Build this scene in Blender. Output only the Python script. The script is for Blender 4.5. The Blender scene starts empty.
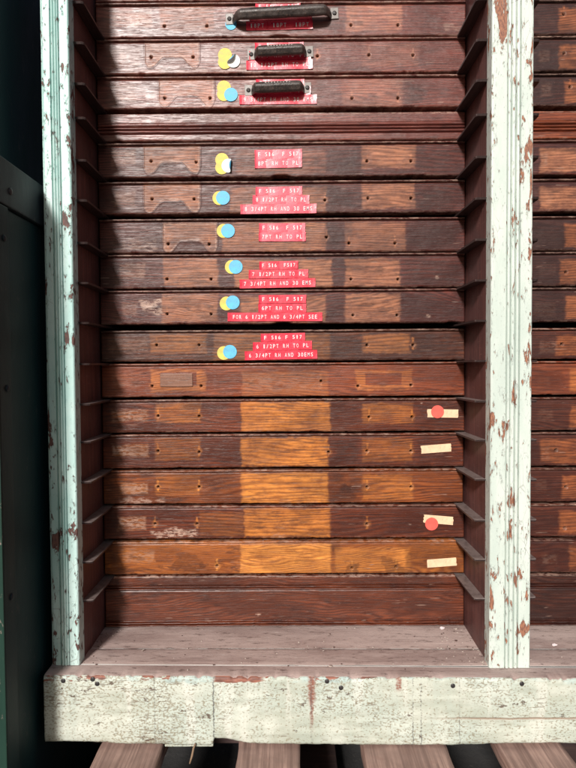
import bpy, bmesh, math, random
import numpy as np
from mathutils import Vector, Matrix

random.seed(7)
scene = bpy.context.scene
col = scene.collection
R = math.radians

# ------------------------------------------------------------------ camera
CAM = Vector((0.2399, -0.73, 0.0))
PITCH, YAW, ROLL = R(1.775), R(0.158), R(-0.3625)
fw = Vector((-math.sin(YAW) * math.cos(PITCH), math.cos(YAW) * math.cos(PITCH), -math.sin(PITCH)))
r0 = Vector((math.cos(YAW), math.sin(YAW), 0))
u0 = r0.cross(fw)
rt = math.cos(ROLL) * r0 + math.sin(ROLL) * u0
up = -math.sin(ROLL) * r0 + math.cos(ROLL) * u0
cam_d = bpy.data.cameras.new('camera')
cam = bpy.data.objects.new('camera', cam_d)
col.objects.link(cam)
m = Matrix((rt, up, -fw)).transposed().to_4x4()
m.translation = CAM
cam.matrix_world = m
cam_d.sensor_width = 36
cam_d.lens = 577.0 / 768 * 36
cam_d.clip_start = 0.01
cam_d.clip_end = 1000
scene.camera = cam


def W(px, py, Y=0.0):
    """measured position on a plane of constant depth, metres (x, z)"""
    d = fw + rt * ((px - 288) / 577) - up * ((py - 384) / 577)
    t = (Y - CAM.y) / d.y
    p = CAM + d * t
    return p.x, p.z


# ------------------------------------------------------------------ helpers
def tag(o, label=None, cat=None, group=None, kind=None):
    if label: o['label'] = label
    if cat: o['category'] = cat
    if group: o['group'] = group
    if kind: o['kind'] = kind
    return o


def empty(name, loc=(0, 0, 0)):
    o = bpy.data.objects.new(name, None)
    o.location = loc
    o.empty_display_size = .02
    col.objects.link(o)
    return o


def link(name, me, mat, parent=None, smooth=None):
    o = bpy.data.objects.new(name, me)
    if mat is not None and len(me.materials) == 0:
        for k in (mat if isinstance(mat, (list, tuple)) else [mat]):
            me.materials.append(k)
    col.objects.link(o)
    if parent:
        o.parent = parent
    if smooth is not None:
        for p in me.polygons:
            p.use_smooth = smooth
    return o


def mesh_np(name, V, F):
    me = bpy.data.meshes.new(name)
    V = np.asarray(V, dtype=np.float32)
    F = np.asarray(F, dtype=np.int32)
    me.vertices.add(len(V))
    me.vertices.foreach_set('co', V.ravel())
    n, k = F.shape
    me.loops.add(n * k)
    me.loops.foreach_set('vertex_index', F.ravel())
    me.polygons.add(n)
    me.polygons.foreach_set('loop_start', np.arange(n, dtype=np.int32) * k)
    me.polygons.foreach_set('loop_total', np.full(n, k, dtype=np.int32))
    me.update(calc_edges=True)
    me.validate()
    return me


def grid_faces(nu, nv, off=0):
    i, j = np.meshgrid(np.arange(nu - 1), np.arange(nv - 1), indexing='ij')
    a = (i * nv + j).ravel() + off
    return np.stack([a, a + nv, a + nv + 1, a + 1], 1)


BOXF = np.array([[0, 1, 3, 2], [4, 6, 7, 5], [0, 4, 5, 1], [2, 3, 7, 6], [0, 2, 6, 4], [1, 5, 7, 3]])


def box_bm(bm, x0, x1, y0, y1, z0, z1):
    vs = [bm.verts.new((x, y, z)) for x in (x0, x1) for y in (y0, y1) for z in (z0, z1)]
    for f in BOXF:
        bm.faces.new([vs[k] for k in f])
    return vs


def bm_obj(name, bm, mat, parent=None, bevel=0, seg=2, smooth=False):
    if bevel:
        bmesh.ops.bevel(bm, geom=bm.edges[:], offset=bevel, segments=seg, profile=.6, affect='EDGES', clamp_overlap=True)
    bmesh.ops.recalc_face_normals(bm, faces=bm.faces[:])
    me = bpy.data.meshes.new(name)
    bm.to_mesh(me)
    bm.free()
    return link(name, me, mat, parent, smooth)


def box(name, b, mat, parent=None, bevel=.0008):
    bm = bmesh.new()
    box_bm(bm, *b)
    return bm_obj(name, bm, mat, parent, bevel)


_rng = np.random.RandomState(5)
_T = _rng.rand(256, 256)


def vnoise(x, y, seed=0):
    x = np.asarray(x) + seed * 17.31
    y = np.asarray(y) + seed * 7.77
    xi = np.floor(x).astype(int); yi = np.floor(y).astype(int)
    fx = x - xi; fy = y - yi
    fx = fx * fx * (3 - 2 * fx); fy = fy * fy * (3 - 2 * fy)
    g = lambda a, b: _T[a & 255, b & 255]
    return (g(xi, yi) * (1 - fx) * (1 - fy) + g(xi + 1, yi) * fx * (1 - fy) +
            g(xi, yi + 1) * (1 - fx) * fy + g(xi + 1, yi + 1) * fx * fy)


def fbm(x, y, seed=0, o=4):
    s = 0; a = .5; t = 0
    for k in range(o):
        s = s + a * vnoise(x * 2 ** k, y * 2 ** k, seed + k * 3)
        t += a; a *= .55
    return s / t


def sstep(a, b, x):
    t = np.clip((x - a) / (b - a), 0, 1)
    return t * t * (3 - 2 * t)


# ------------------------------------------------------------------ materials
class NT:
    def __init__(s, name):
        s.m = bpy.data.materials.new(name)
        s.m.use_nodes = True
        s.t = s.m.node_tree
        s.t.nodes.clear()
        s.out = s.n('ShaderNodeOutputMaterial')
        s.b = s.n('ShaderNodeBsdfPrincipled')
        s.l(s.b.outputs[0], s.out.inputs[0])

    def n(s, typ, **k):
        nd = s.t.nodes.new(typ)
        for a, v in k.items():
            setattr(nd, a, v)
        return nd

    def l(s, a, b):
        s.t.links.new(a, b)

    def coord(s, which='Object'):
        return s.n('ShaderNodeTexCoord').outputs[which]

    def mapping(s, v, scale=(1, 1, 1), loc=(0, 0, 0), rot=(0, 0, 0)):
        mp = s.n('ShaderNodeMapping')
        mp.inputs['Scale'].default_value = scale
        mp.inputs['Location'].default_value = loc
        mp.inputs['Rotation'].default_value = rot
        s.l(v, mp.inputs['Vector'])
        return mp.outputs[0]

    def noise(s, v, scale=1, detail=4, rough=.55, dist=0, out='Fac'):
        nd = s.n('ShaderNodeTexNoise')
        nd.inputs['Scale'].default_value = scale
        nd.inputs['Detail'].default_value = detail
        nd.inputs['Roughness'].default_value = rough
        nd.inputs['Distortion'].default_value = dist
        s.l(v, nd.inputs['Vector'])
        return nd.outputs[out]

    def ramp(s, f, a, b, lo=0.0, hi=1.0):
        nd = s.n('ShaderNodeMapRange', interpolation_type='SMOOTHSTEP')
        nd.inputs['From Min'].default_value = a
        nd.inputs['From Max'].default_value = b
        nd.inputs['To Min'].default_value = lo
        nd.inputs['To Max'].default_value = hi
        s.l(f, nd.inputs['Value'])
        return nd.outputs[0]

    def math(s, op, a, b=None, c=None, clamp=False):
        nd = s.n('ShaderNodeMath', operation=op, use_clamp=clamp)
        for k, v in enumerate((a, b, c)):
            if v is None: continue
            if isinstance(v, (int, float)): nd.inputs[k].default_value = v
            else: s.l(v, nd.inputs[k])
        return nd.outputs[0]

    def mix(s, f, a, b, mode='MIX'):
        nd = s.n('ShaderNodeMix', data_type='RGBA', blend_type=mode)
        for v, k in ((f, 0), (a, 6), (b, 7)):
            if isinstance(v, (int, float)): nd.inputs[k].default_value = v
            elif isinstance(v, tuple): nd.inputs[k].default_value = (*v[:3], 1)
            else: s.l(v, nd.inputs[k])
        return nd.outputs[2]

    def sep(s, v):
        nd = s.n('ShaderNodeSeparateXYZ')
        s.l(v, nd.inputs[0])
        return nd.outputs

    def bump(s, h, dist=.001, strength=1.0, normal=None):
        nd = s.n('ShaderNodeBump')
        nd.inputs['Distance'].default_value = dist
        nd.inputs['Strength'].default_value = strength
        s.l(h, nd.inputs['Height'])
        if normal: s.l(normal, nd.inputs['Normal'])
        return nd.outputs[0]

    def set(s, **k):
        names = dict(color='Base Color', rough='Roughness', metal='Metallic', normal='Normal', spec='Specular IOR Level', coat='Coat Weight', coatr='Coat Roughness')
        for a, v in k.items():
            i = s.b.inputs[names[a]]
            if isinstance(v, tuple): i.default_value = (*v[:3], 1)
            elif isinstance(v, (int, float)): i.default_value = v
            else: s.l(v, i)
        return s.m


def drawer_wood(name, base, deep, patch, seed, cath=.5, rough=.36, spec=.5):
    """stained oak front; attribute 'wear': R = stain worn off, G = grime, B = pale scrapes"""
    k = NT(name)
    at = k.n('ShaderNodeVertexColor', layer_name='wear')
    sp = k.n('ShaderNodeSeparateColor')
    k.l(at.outputs[0], sp.inputs[0])
    Rm, Gm, Bm = sp.outputs
    co = k.mapping(k.coord(), loc=(seed * 1.37, seed * .41, seed * .83))
    # figure: growth rings cut by the board's face
    wob = k.noise(k.mapping(co, (3.6, 5, 17)), 1, 3, .5)
    x, y, z = k.sep(co)
    zz = k.math('ADD', z, k.math('MULTIPLY', wob, .085 * cath))
    rings = k.math('SINE', k.math('MULTIPLY', zz, 1750 + 350 * math.sin(seed * 2.1)))
    rings = k.math('MULTIPLY_ADD', rings, .5, .5)
    fine = k.noise(k.mapping(co, (14, 14, 900)), 1, 4, .65)
    pores = k.noise(k.mapping(co, (55, 55, 1500)), 1, 2, .5)
    pores = k.ramp(pores, .52, .66)
    big = k.noise(k.mapping(co, (9, 9, 30)), 1, 4, .6)
    mott = k.noise(k.mapping(co, (60, 60, 110)), 1, 5, .7)
    grain = k.math('ADD', k.math('MULTIPLY', rings, .34), k.math('MULTIPLY', fine, .85))
    c_st = k.mix(k.ramp(grain, .3, .85), deep, base)
    c_st = k.mix(k.ramp(big, .40, .60), k.mix(.75, c_st, deep), c_st)
    light = tuple(min(1, q * 1.3) for q in patch)
    dark = tuple(q * a for q, a in zip(patch, (.52, .44, .38)))
    c_pt = k.mix(k.ramp(grain, .22, .8), dark, light)
    pm = k.math('MULTIPLY', Rm, k.ramp(mott, .3, .55, .5, 1))
    pm = k.math('MULTIPLY', pm, k.ramp(k.noise(k.mapping(co, (26, 26, 70)), 1, 4, .65), .30, .56, .55, 1))
    c = k.mix(pm, c_st, c_pt)
    pal = k.math('MULTIPLY', Bm, k.ramp(k.noise(k.mapping(co, (130, 130, 420)), 1, 4, .7), .42, .56))
    c = k.mix(pal, c, (.45, .30, .235))
    c = k.mix(k.math('MULTIPLY', Gm, k.ramp(mott, .28, .6, .75, 1)), c, (.022, .0085, .0075))
    c = k.mix(k.math('MULTIPLY', pores, .45), c, (.016, .0055, .0045))
    # dust haze, scratches
    sc = k.noise(k.mapping(co, (34, 30, 420), rot=(0, .12 * math.sin(seed * 5), 0)), 1, 2, .5)
    c = k.mix(k.math('MULTIPLY', k.ramp(sc, .70, .74), .4), c, (.34, .22, .17))
    c = k.mix(k.ramp(k.noise(co, 500, 3, .7), .66, .78, 0, .5), c, (.31, .18, .13))
    rg = k.math('MULTIPLY_ADD', mott, .22, rough - .11)
    rg = k.math('ADD', rg, k.math('MULTIPLY', Rm, .12))
    h = k.math('ADD', k.math('MULTIPLY', pores, -.7), k.math('MULTIPLY', grain, .35))
    h = k.math('ADD', h, k.math('MULTIPLY', mott, .9))
    h = k.math('ADD', h, k.math('MULTIPLY', pal, -.4))
    return k.set(color=c, rough=rg, normal=k.bump(h, .0004, .32), spec=spec)


def plain_wood(name, base, deep, axis='y', rough=.5, dust=0.0, seed=0, scratch=.5):
    k = NT(name)
    co = k.mapping(k.coord(), loc=(seed, seed * .3, seed * .7))
    s = {'x': (10, 400, 500), 'y': (300, 9, 450), 'z': (300, 400, 9)}[axis]
    g = k.noise(k.mapping(co, s), 1, 5, .6)
    b = k.noise(co, 22, 4, .6)
    c = k.mix(k.ramp(g, .3, .7), deep, base)
    c = k.mix(k.ramp(b, .35, .65), k.mix(.6, c, deep), c)
    sc = k.noise(k.mapping(co, (40, 60, 700), rot=(R(32), 0, 0)), 1, 2, .5)
    c = k.mix(k.math('MULTIPLY', k.ramp(sc, .68, .73), scratch), c, (.25, .14, .11))
    c = k.mix(k.ramp(k.noise(co, 420, 3, .7), .64, .76, 0, .4), c, (.3, .22, .19))
    if dust:
        geo = k.n('ShaderNodeNewGeometry')
        nz = k.sep(geo.outputs['Normal'])[2]
        dm = k.math('MULTIPLY', k.ramp(nz, .5, .95), k.ramp(k.noise(co, 90, 4, .6), .25, .6, dust * .55, dust))
        c = k.mix(dm, c, (.30, .25, .23))
    h = k.math('ADD', g, k.math('MULTIPLY', b, .6))
    return k.set(color=c, rough=k.ramp(b, .3, .7, rough - .1, rough + .15), normal=k.bump(h, .0006, .5))


def chip_paint(name, paint, paint2, under, under2, stretch=(1, 1, .25), chip=.60, fine=.67, seed=0, rough=.5, edge=None, spots=(), ew=.06):
    """old oil paint flaking off wood; edge = (x0, x1): more wear near those x"""
    k = NT(name)
    co0 = k.coord()
    co = k.mapping(co0, loc=(seed * .9, seed * .37, seed * .53))
    st = k.mapping(co, stretch)
    n1 = k.noise(st, 58, 6, .62, .3)
    n2 = k.noise(st, 150, 5, .6, .2)
    n3 = k.noise(st, 9, 2, .5)
    f1 = k.math('ADD', n1, k.math('MULTIPLY', k.ramp(n3, .35, .65), .10))
    if edge:
        x, y, z = k.sep(co0)
        d = None
        for e in edge:
            q = k.ramp(k.math('ABSOLUTE', k.math('SUBTRACT', x, e)), 0, .006, ew, 0)
            d = q if d is None else k.math('ADD', d, q)
        f1 = k.math('ADD', f1, d)
        n2 = k.math('ADD', n2, k.math('MULTIPLY', d, .8))
    for sx, sz, rx, rz in spots:      # a known large bare place
        x, y, z = k.sep(co0)
        q = k.math('ADD', k.math('POWER', k.math('DIVIDE', k.math('SUBTRACT', x, sx), rx), 2), k.math('POWER', k.math('DIVIDE', k.math('SUBTRACT', z, sz), rz), 2))
        f1 = k.math('ADD', f1, k.ramp(q, .2, 2.2, .22, 0))
    big = k.ramp(f1, chip, chip + .012)
    small = k.ramp(n2, fine, fine + .02)
    mask = k.math('MAXIMUM', big, small)
    halo = k.math('MAXIMUM', k.ramp(f1, chip - .045, chip), k.ramp(n2, fine - .05, fine))
    tone = k.noise(st, 14, 4, .6)
    c = k.mix(k.ramp(tone, .35, .68), paint, paint2)
    c = k.mix(k.math('MULTIPLY', halo, .28), c, tuple(q * .55 for q in paint))
    # brushed grime in the lows and hairline cracks
    cr = k.noise(k.mapping(co, tuple(q * (1 if q == min(stretch) else 1) for q in stretch)), 420, 3, .5)
    c = k.mix(k.ramp(cr, .66, .74, 0, .45), c, (.16, .13, .10))
    vor = k.n('ShaderNodeTexVoronoi', feature='DISTANCE_TO_EDGE')
    vor.inputs['Scale'].default_value = 60
    k.l(k.mapping(co, stretch), vor.inputs['Vector'])
    crack = k.math('MULTIPLY', k.ramp(vor.outputs['Distance'], 0, .035, 1, 0), k.ramp(tone, .5, .7))
    c = k.mix(k.math('MULTIPLY', crack, .55), c, (.14, .11, .09))
    wg = k.noise(k.mapping(co, tuple(q * 3 for q in stretch)), 130, 4, .6)
    cu = k.mix(k.ramp(wg, .35, .65), under, under2)
    c = k.mix(mask, c, cu)
    h = k.math('ADD', k.math('MULTIPLY', mask, -1.5), k.math('MULTIPLY', n1, .5))
    h = k.math('ADD', h, k.math('MULTIPLY', halo, .6))
    h = k.math('ADD', h, k.math('MULTIPLY', wg, .25))
    h = k.math('ADD', h, k.math('MULTIPLY', crack, -.4))
    return k.set(color=c, rough=k.math('MULTIPLY_ADD', mask, .25, rough), normal=k.bump(h, .0006, .7))


M = {}
M['post_mint'] = chip_paint('mint_paint', (.37, .58, .545), (.53, .69, .655), (.16, .075, .06), (.07, .038, .035), (1.5, 1.5, .6), .695, .645, 3, .42, edge=(-.0285, -.0005), ew=.055)
M['post_cream'] = chip_paint('cream_paint', (.49, .57, .52), (.60, .66, .61), (.36, .16, .09), (.14, .06, .045), (2.2, 2.2, .6), .685, .66, 11, .42, edge=(.4645, .5068), spots=((.4735, .388, .0058, .034),), ew=.048)
M['panel'] = plain_wood('dark_panel_wood', (.175, .066, .056), (.065, .026, .025), 'z', .5, 0, 2)
k = NT('runner_wood')
co = k.coord()
x_, y_, z_ = k.sep(co)
n = k.noise(k.mapping(co, (300, 9, 450)), 1, 5, .6); n2 = k.noise(co, 120, 4, .65)
c = k.mix(k.ramp(n, .3, .7), (.028, .017, .017), (.052, .032, .030))
geo = k.n('ShaderNodeNewGeometry'); nz = k.sep(geo.outputs['Normal'])[2]
c = k.mix(k.math('MULTIPLY', k.ramp(nz, .5, .95), k.ramp(n2, .25, .6, .25, .65)), c, (.26, .21, .195))
# light catching the front edge, painted into the runner colour as a paler nose
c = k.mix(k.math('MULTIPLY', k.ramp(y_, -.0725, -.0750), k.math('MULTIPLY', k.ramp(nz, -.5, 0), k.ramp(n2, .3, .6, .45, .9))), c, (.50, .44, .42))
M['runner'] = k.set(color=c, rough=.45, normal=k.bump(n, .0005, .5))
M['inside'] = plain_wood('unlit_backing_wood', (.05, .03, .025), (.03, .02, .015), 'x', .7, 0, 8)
M['red'] = None


def tape_mat(name, c, rough=.35, spec=.5, var=.12):
    k = NT(name)
    co = k.coord()
    n = k.noise(co, 300, 4, .6)
    n2 = k.noise(co, 110, 4, .65)
    cc = k.mix(k.ramp(n2, .3, .7), tuple(q * (1 - var) for q in c), tuple(min(1, q * (1 + var)) for q in c))
    cc = k.mix(k.ramp(n, .60, .72, 0, .5), cc, tuple(q * .45 for q in c))
    return k.set(color=cc, rough=k.ramp(n2, .3, .7, rough - .08, rough + .12), normal=k.bump(n2, .0004, .5), spec=spec)


M['red'] = tape_mat('red_embossing_tape', (.62, .022, .055), .3)
M['redfaded'] = tape_mat('faded_red_embossing_tape', (.66, .060, .10), .34, .5, .2)
M['white'] = tape_mat('white_embossed_lettering', (.76, .66, .67), .5)
M['yellow'] = tape_mat('yellow_paper', (.66, .52, .11), .6, .5, .22)
M['blue'] = tape_mat('blue_paper', (.10, .43, .66), .55, .5, .2)
M['curl'] = tape_mat('white_paper_back', (.75, .75, .72), .6)
M['masking'] = tape_mat('masking_tape', (.72, .50, .32), .65)
M['reddot'] = tape_mat('red_paper', (.74, .10, .075), .6)
k = NT('black_japanned_iron')
co = k.coord()
n = k.noise(co, 90, 5, .65); n2 = k.noise(co, 420, 4, .7)
c = k.mix(k.ramp(n, .35, .65), (.026, .020, .018), (.060, .045, .040))
bev = k.n('ShaderNodeNewGeometry').outputs['Pointiness']
c = k.mix(k.math('MULTIPLY', k.ramp(bev, .52, .60), k.ramp(n2, .3, .55, .3, 1)), c, (.17, .135, .12))
c = k.mix(k.ramp(n2, .56, .68, 0, .8), c, (.14, .088, .066))
M['iron'] = k.set(color=c, rough=k.ramp(n, .3, .7, .32, .55), normal=k.bump(k.math('ADD', n, n2), .0007, .5), spec=.6)
M['steel'] = tape_mat('dull_steel', (.20, .18, .165), .42, .5, .25)
M['screw'] = tape_mat('dark_screw', (.03, .027, .027), .45)
M['straw'] = tape_mat('splinter_wood', (.20, .13, .08), .7)


def floor_mat():
    k = NT('worn_floor_paint')
    co = k.coord()
    x, y, z = k.sep(co)
    n = k.noise(k.mapping(co, (6, 26, 10)), 1, 5, .65)
    n2 = k.noise(k.mapping(co, (55, 190, 50)), 1, 6, .75)
    n3 = k.noise(k.mapping(co, (.6, 1.6, 1)), 800, 3, .7)
    c = k.mix(k.ramp(n, .3, .68), (.30, .218, .198), (.47, .368, .335))
    c = k.mix(k.ramp(n2, .54, .68, 0, .8), c, (.075, .045, .038))
    c = k.mix(k.ramp(n2, .43, .28, 0, .6), c, (.54, .475, .44))
    c = k.mix(k.ramp(n3, .60, .72, 0, .6), c, (.09, .062, .055))
    c = k.mix(k.ramp(k.noise(k.mapping(co, (24, 700, 1)), 1, 3, .6), .60, .68, 0, .5), c, (.14, .10, .09))
    c = k.mix(k.ramp(n3, .38, .28, 0, .5), c, (.42, .37, .34))
    ring = k.math('ABSOLUTE', k.math('SUBTRACT', k.math('ADD', k.math('MULTIPLY', k.math('POWER', k.math('SUBTRACT', x, .30), 2), 2.2),
                  k.math('MULTIPLY', k.math('SUBTRACT', y, -.072), 1.0)), .03))
    # white filler squeezed out of the board joints
    wn = k.noise(k.mapping(co, (70, 200, 1)), 1, 4, .7)
    for yy, w, thr in ((-.0508, .0013, .48), (-.0868, .0016, .36)):
        d = k.math('ABSOLUTE', k.math('SUBTRACT', k.math('ADD', y, k.math('MULTIPLY', k.noise(k.mapping(co, (14, 0, 0)), 1, 2), .0012)), yy + .0006))
        mk = k.math('MULTIPLY', k.ramp(d, w * .5, w, 1, 0), k.ramp(wn, thr - .05, thr + .05))
        c = k.mix(mk, c, (.74, .72, .68))
    h = k.math('ADD', n2, k.math('MULTIPLY', n3, .5))
    return k.set(color=c, rough=k.ramp(n, .3, .7, .5, .75), normal=k.bump(h, .0007, .6))


M['floor'] = floor_mat()


def plinth_mat():
    k = NT('flaked_cream_paint')
    co0 = k.coord()
    co = k.mapping(co0, loc=(3.1, .7, 1.9))
    x, y, z = k.sep(co0)
    st = k.mapping(co, (.62, 1, 1.25))
    f1 = k.noise(k.mapping(co, (.8, 1, 1.15)), 470, 3, .6, 0)
    f2 = k.noise(st, 130, 5, .65, .3)
    f3 = k.noise(k.mapping(co, (.16, 1, 1.5)), 380, 3, .6)
    big = k.noise(k.mapping(co, (1, 1, 1.6)), 13, 4, .6)
    tone = k.noise(k.mapping(co, (.5, 1, 1)), 40, 4, .6)
    c = k.mix(k.ramp(tone, .33, .68), (.39, .42, .35), (.56, .59, .515))
    c = k.mix(k.ramp(big, .40, .66, 0, .55), c, (.47, .55, .50))
    vst = k.noise(k.mapping(co, (60, 1, 5)), 1, 4, .6)
    c = k.mix(k.ramp(vst, .50, .68, 0, .35), c, (.40, .46, .40))
    c = k.mix(k.ramp(vst, .46, .32, 0, .35), c, (.72, .72, .66))
    # teal undercoat near the top edge
    topn = k.math('ADD', k.ramp(z, -.362, -.340), k.math('MULTIPLY', k.math('SUBTRACT', k.noise(k.mapping(co, (16, 1, 60)), 1, 4, .65), .5), 2.6))
    c = k.mix(k.ramp(topn, .85, 1.25, 0, .75), c, (.36, .47, .45))
    bias = k.math('MULTIPLY', k.ramp(big, .35, .65), .07)
    bias = k.math('ADD', bias, k.math('MULTIPLY', k.ramp(x, .17, .06), .035))
    m1 = k.ramp(k.math('ADD', f1, bias), .575, .665)
    m2 = k.ramp(k.math('ADD', f2, bias), .70, .73)
    m3 = k.ramp(k.math('ADD', f3, bias), .655, .70)
    br = k.mix(k.ramp(f2, .4, .7), (.22, .15, .085), (.085, .05, .035))
    c = k.mix(k.math('MULTIPLY', m1, .66), c, (.20, .155, .09))
    c = k.mix(k.math('MULTIPLY', m3, .6), c, (.15, .11, .075))
    c = k.mix(k.math('MULTIPLY', m2, .85), c, br)
    # bare arris and rubbed zones along the top
    arn = k.math('ADD', k.ramp(z, -.352, -.3385), k.math('MULTIPLY', k.math('SUBTRACT', k.noise(k.mapping(co, (26, 1, 130)), 1, 4, .7), .5), 2.2))
    bare = k.ramp(arn, 1.02, 1.12)
    mid = k.math('MULTIPLY', k.ramp(x, .152, .158), k.ramp(x, .205, .212, 1, 0))
    arn2 = k.math('ADD', k.ramp(z, -.351, -.3405), k.math('MULTIPLY', k.math('SUBTRACT', f2, .5), 1.3))
    bare = k.math('MAXIMUM', bare, k.math('MULTIPLY', mid, k.ramp(arn2, .55, .7)))
    wood = k.mix(k.ramp(f3, .35, .65), (.30, .115, .075), (.14, .06, .045))
    c = k.mix(bare, c, wood)
    # rust weeping from the nails, narrow saw-scored bands
    for nx, w, ln in ((.262, .0055, .030), (.262, .0025, .060), (.357, .004, .014)):
        dx = k.math('ABSOLUTE', k.math('SUBTRACT', k.math('ADD', x, k.math('MULTIPLY', k.math('SUBTRACT', f2, .5), .006)), nx))
        mk = k.math('MULTIPLY', k.ramp(dx, w * .4, w, 1, 0), k.ramp(z, -.344 - ln, -.344 - ln * .6))
        c = k.mix(k.math('MULTIPLY', mk, k.ramp(f1, .3, .6, .35, .9)), c, (.24, .09, .06))
    for sx, w, a in ((.1545, .0008, .95), (.2615, .0012, .5), (.3725, .0007, .7), (.3815, .0008, .75), (.4235, .0006, .55), (.09, .0005, .5)):
        dx = k.math('ABSOLUTE', k.math('SUBTRACT', k.math('ADD', x, k.math('MULTIPLY', k.math('SUBTRACT', k.noise(k.mapping(co, (0, 0, 60)), 1, 4, .7), .5), .007)), sx))
        c = k.mix(k.math('MULTIPLY', k.ramp(dx, w * .5, w * 1.3, 1, 0), k.ramp(k.math('ADD', k.math('MULTIPLY', f1, .6), k.math('MULTIPLY', big, .6)), .48, .68, 0, a)), c, (.10, .10, .095))
    # long split to the right
    dz = k.math('ABSOLUTE', k.math('SUBTRACT', k.math('ADD', z, k.math('MULTIPLY', k.noise(k.mapping(co, (18, 0, 0)), 1, 3), .006)), -.3835))
    mk = k.math('MULTIPLY', k.ramp(dz, .0006, .0016, 1, 0), k.ramp(x, .37, .45))
    c = k.mix(k.math('MULTIPLY', mk, .75), c, (.26, .17, .12))
    h = k.math('ADD', k.math('MULTIPLY', m2, -1), k.math('MULTIPLY', m1, -.12))
    h = k.math('ADD', h, k.math('MULTIPLY', f2, .6))
    h = k.math('ADD', h, k.math('MULTIPLY', bare, -.8))
    h = k.math('ADD', h, k.math('MULTIPLY', mk, -1.2))
    return k.set(color=c, rough=.62, normal=k.bump(h, .0008, .5))


M['plinth'] = plinth_mat()
M['pallet'] = plain_wood('pallet_wood', (.42, .27, .22), (.16, .09, .072), 'y', .8, .15, 12, .5)
M['pallet_dark'] = plain_wood('pallet_bearer_wood', (.10, .06, .05), (.05, .03, .03), 'x', .8, 0, 14, .2)


def green_mat(name, c, c2, wear):
    k = NT(name)
    co = k.coord()
    n = k.noise(k.mapping(co, (1, 1, .3)), 14, 5, .6)
    f = k.noise(k.mapping(co, (1, 1, .5)), 120, 5, .65)
    cc = k.mix(k.ramp(n, .3, .7), c, c2)
    cc = k.mix(k.ramp(f, .62, .68, 0, wear), cc, (.20, .16, .14))
    return k.set(color=cc, rough=k.ramp(n, .3, .7, .45, .65), normal=k.bump(f, .0005, .4), spec=.22)


M['green'] = green_mat('dark_green_paint', (.005, .021, .024), (.009, .035, .038), .12)
M['greenworn'] = green_mat('worn_green_paint', (.008, .027, .020), (.013, .042, .030), .9)
M['greyrail'] = green_mat('grey_rail_paint', (.018, .027, .032), (.030, .040, .046), .25)

# ------------------------------------------------------------------ the setting
k = NT('dark_concrete')
co = k.coord()
n = k.noise(co, 9, 6, .65); n2 = k.noise(co, 160, 4, .7)
c = k.mix(k.ramp(n, .3, .7), (.030, .030, .030), (.055, .052, .050))
c = k.mix(k.ramp(n2, .6, .7, 0, .5), c, (.12, .11, .10))
M['ground'] = k.set(color=c, rough=.85, normal=k.bump(n2, .002, .5))
bm = bmesh.new()
for v in ((-150, -150), (150, -150), (150, 150), (-150, 150)):
    bm.verts.new((v[0], v[1], -.565))
bm.faces.new(bm.verts[:])
tag(bm_obj('ground', bm, M['ground']), kind='structure')

# pallet under the cabinet
pal = empty('pallet', (.25, .1, -.565))
tag(pal, 'rough wooden pallet with gapped deck boards lying beneath the cabinet', 'pallet')
PZ = -.4188


def inpal(b):
    return (b[0] - .25, b[1] - .25, b[2] - .1, b[3] - .1, b[4] + .565, b[5] + .565)


def rough_board(name, x0, x1, y0, y1, z0, z1, mat, seed):
    nx, ny = 24, 60
    xs = np.linspace(0, 1, nx); ys = np.linspace(y0, y1, ny)
    V = []
    for i, a in enumerate(xs):
        for j, y in enumerate(ys):
            ex = (fbm(np.array(y * 25), np.array(0.), seed) - .5) * .004
            ex2 = (fbm(np.array(y * 25), np.array(5.), seed + 1) - .5) * .004
            x = (x0 + ex) * (1 - a) + (x1 + ex2) * a
            edge = min(a, 1 - a) * (x1 - x0)
            z = z1 - .0012 * math.exp(-edge / .0012) + (fbm(np.array(x * 60), np.array(y * 12), seed) - .5) * .0016
            V.append((x - .25, y - .1, z + .565))
    n0 = len(V)
    F = grid_faces(nx, ny)
    # skirt down to the underside
    loop = [i * ny for i in range(nx)] + [(nx - 1) * ny + j for j in range(1, ny)] + [i * ny + ny - 1 for i in range(nx - 2, -1, -1)] + [j for j in range(ny - 2, 0, -1)]
    low = {}
    for q in loop:
        low[q] = len(V)
        V.append((V[q][0], V[q][1], z0 + .565))
    sk = []
    for a, b in zip(loop, loop[1:] + loop[:1]):
        sk.append([a, low[a], low[b], b])
    me = mesh_np(name, V, np.concatenate([F, np.array(sk)]))
    bm = bmesh.new(); bm.from_mesh(me); bmesh.ops.recalc_face_normals(bm, faces=bm.faces[:]); bm.to_mesh(me); bm.free()
    return link(name, me, mat, pal)


for i, (a, b) in enumerate(((-.170, -.100), (.028, .098), (.181, .249), (.318, .410), (.468, .540), (.598, .672))):
    rough_board('deck_board', a, b, -.30, .45, PZ - .018, PZ + (0, .0008, -.0004, .0003, -.0015, 0)[i], M['pallet'], 20 + i)
for y in (-.26, .06, .38):
    box('bearer', inpal((-.18, .69, y, y + .07, PZ - .108, PZ - .0195)), M['pallet_dark'], pal, .002)
for a, b in ((-.17, -.08), (.2, .3), (.58, .67)):
    box('bottom_board', inpal((a, b, -.30, .45, PZ - .128, PZ - .1095)), M['pallet_dark'], pal, .002)

# ------------------------------------------------------------------ the cabinet
ZT = .50
cab = empty('type_cabinet', (.24, 0, -.4188))
CO = Vector((.24, 0, -.4188))
tag(cab, 'old wooden type cabinet with peeling mint and cream painted posts and a worn plinth', 'cabinet')


def cpart(name, me_or_bm, mat, bevel=0, smooth=False):
    if isinstance(me_or_bm, bmesh.types.BMesh):
        o = bm_obj(name, me_or_bm, mat, cab, bevel, 2, smooth)
    else:
        o = link(name, me_or_bm, mat, cab, smooth)
    o.location = -CO       # mesh kept in the cabinet's own metres, parent at its base
    return o


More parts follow.
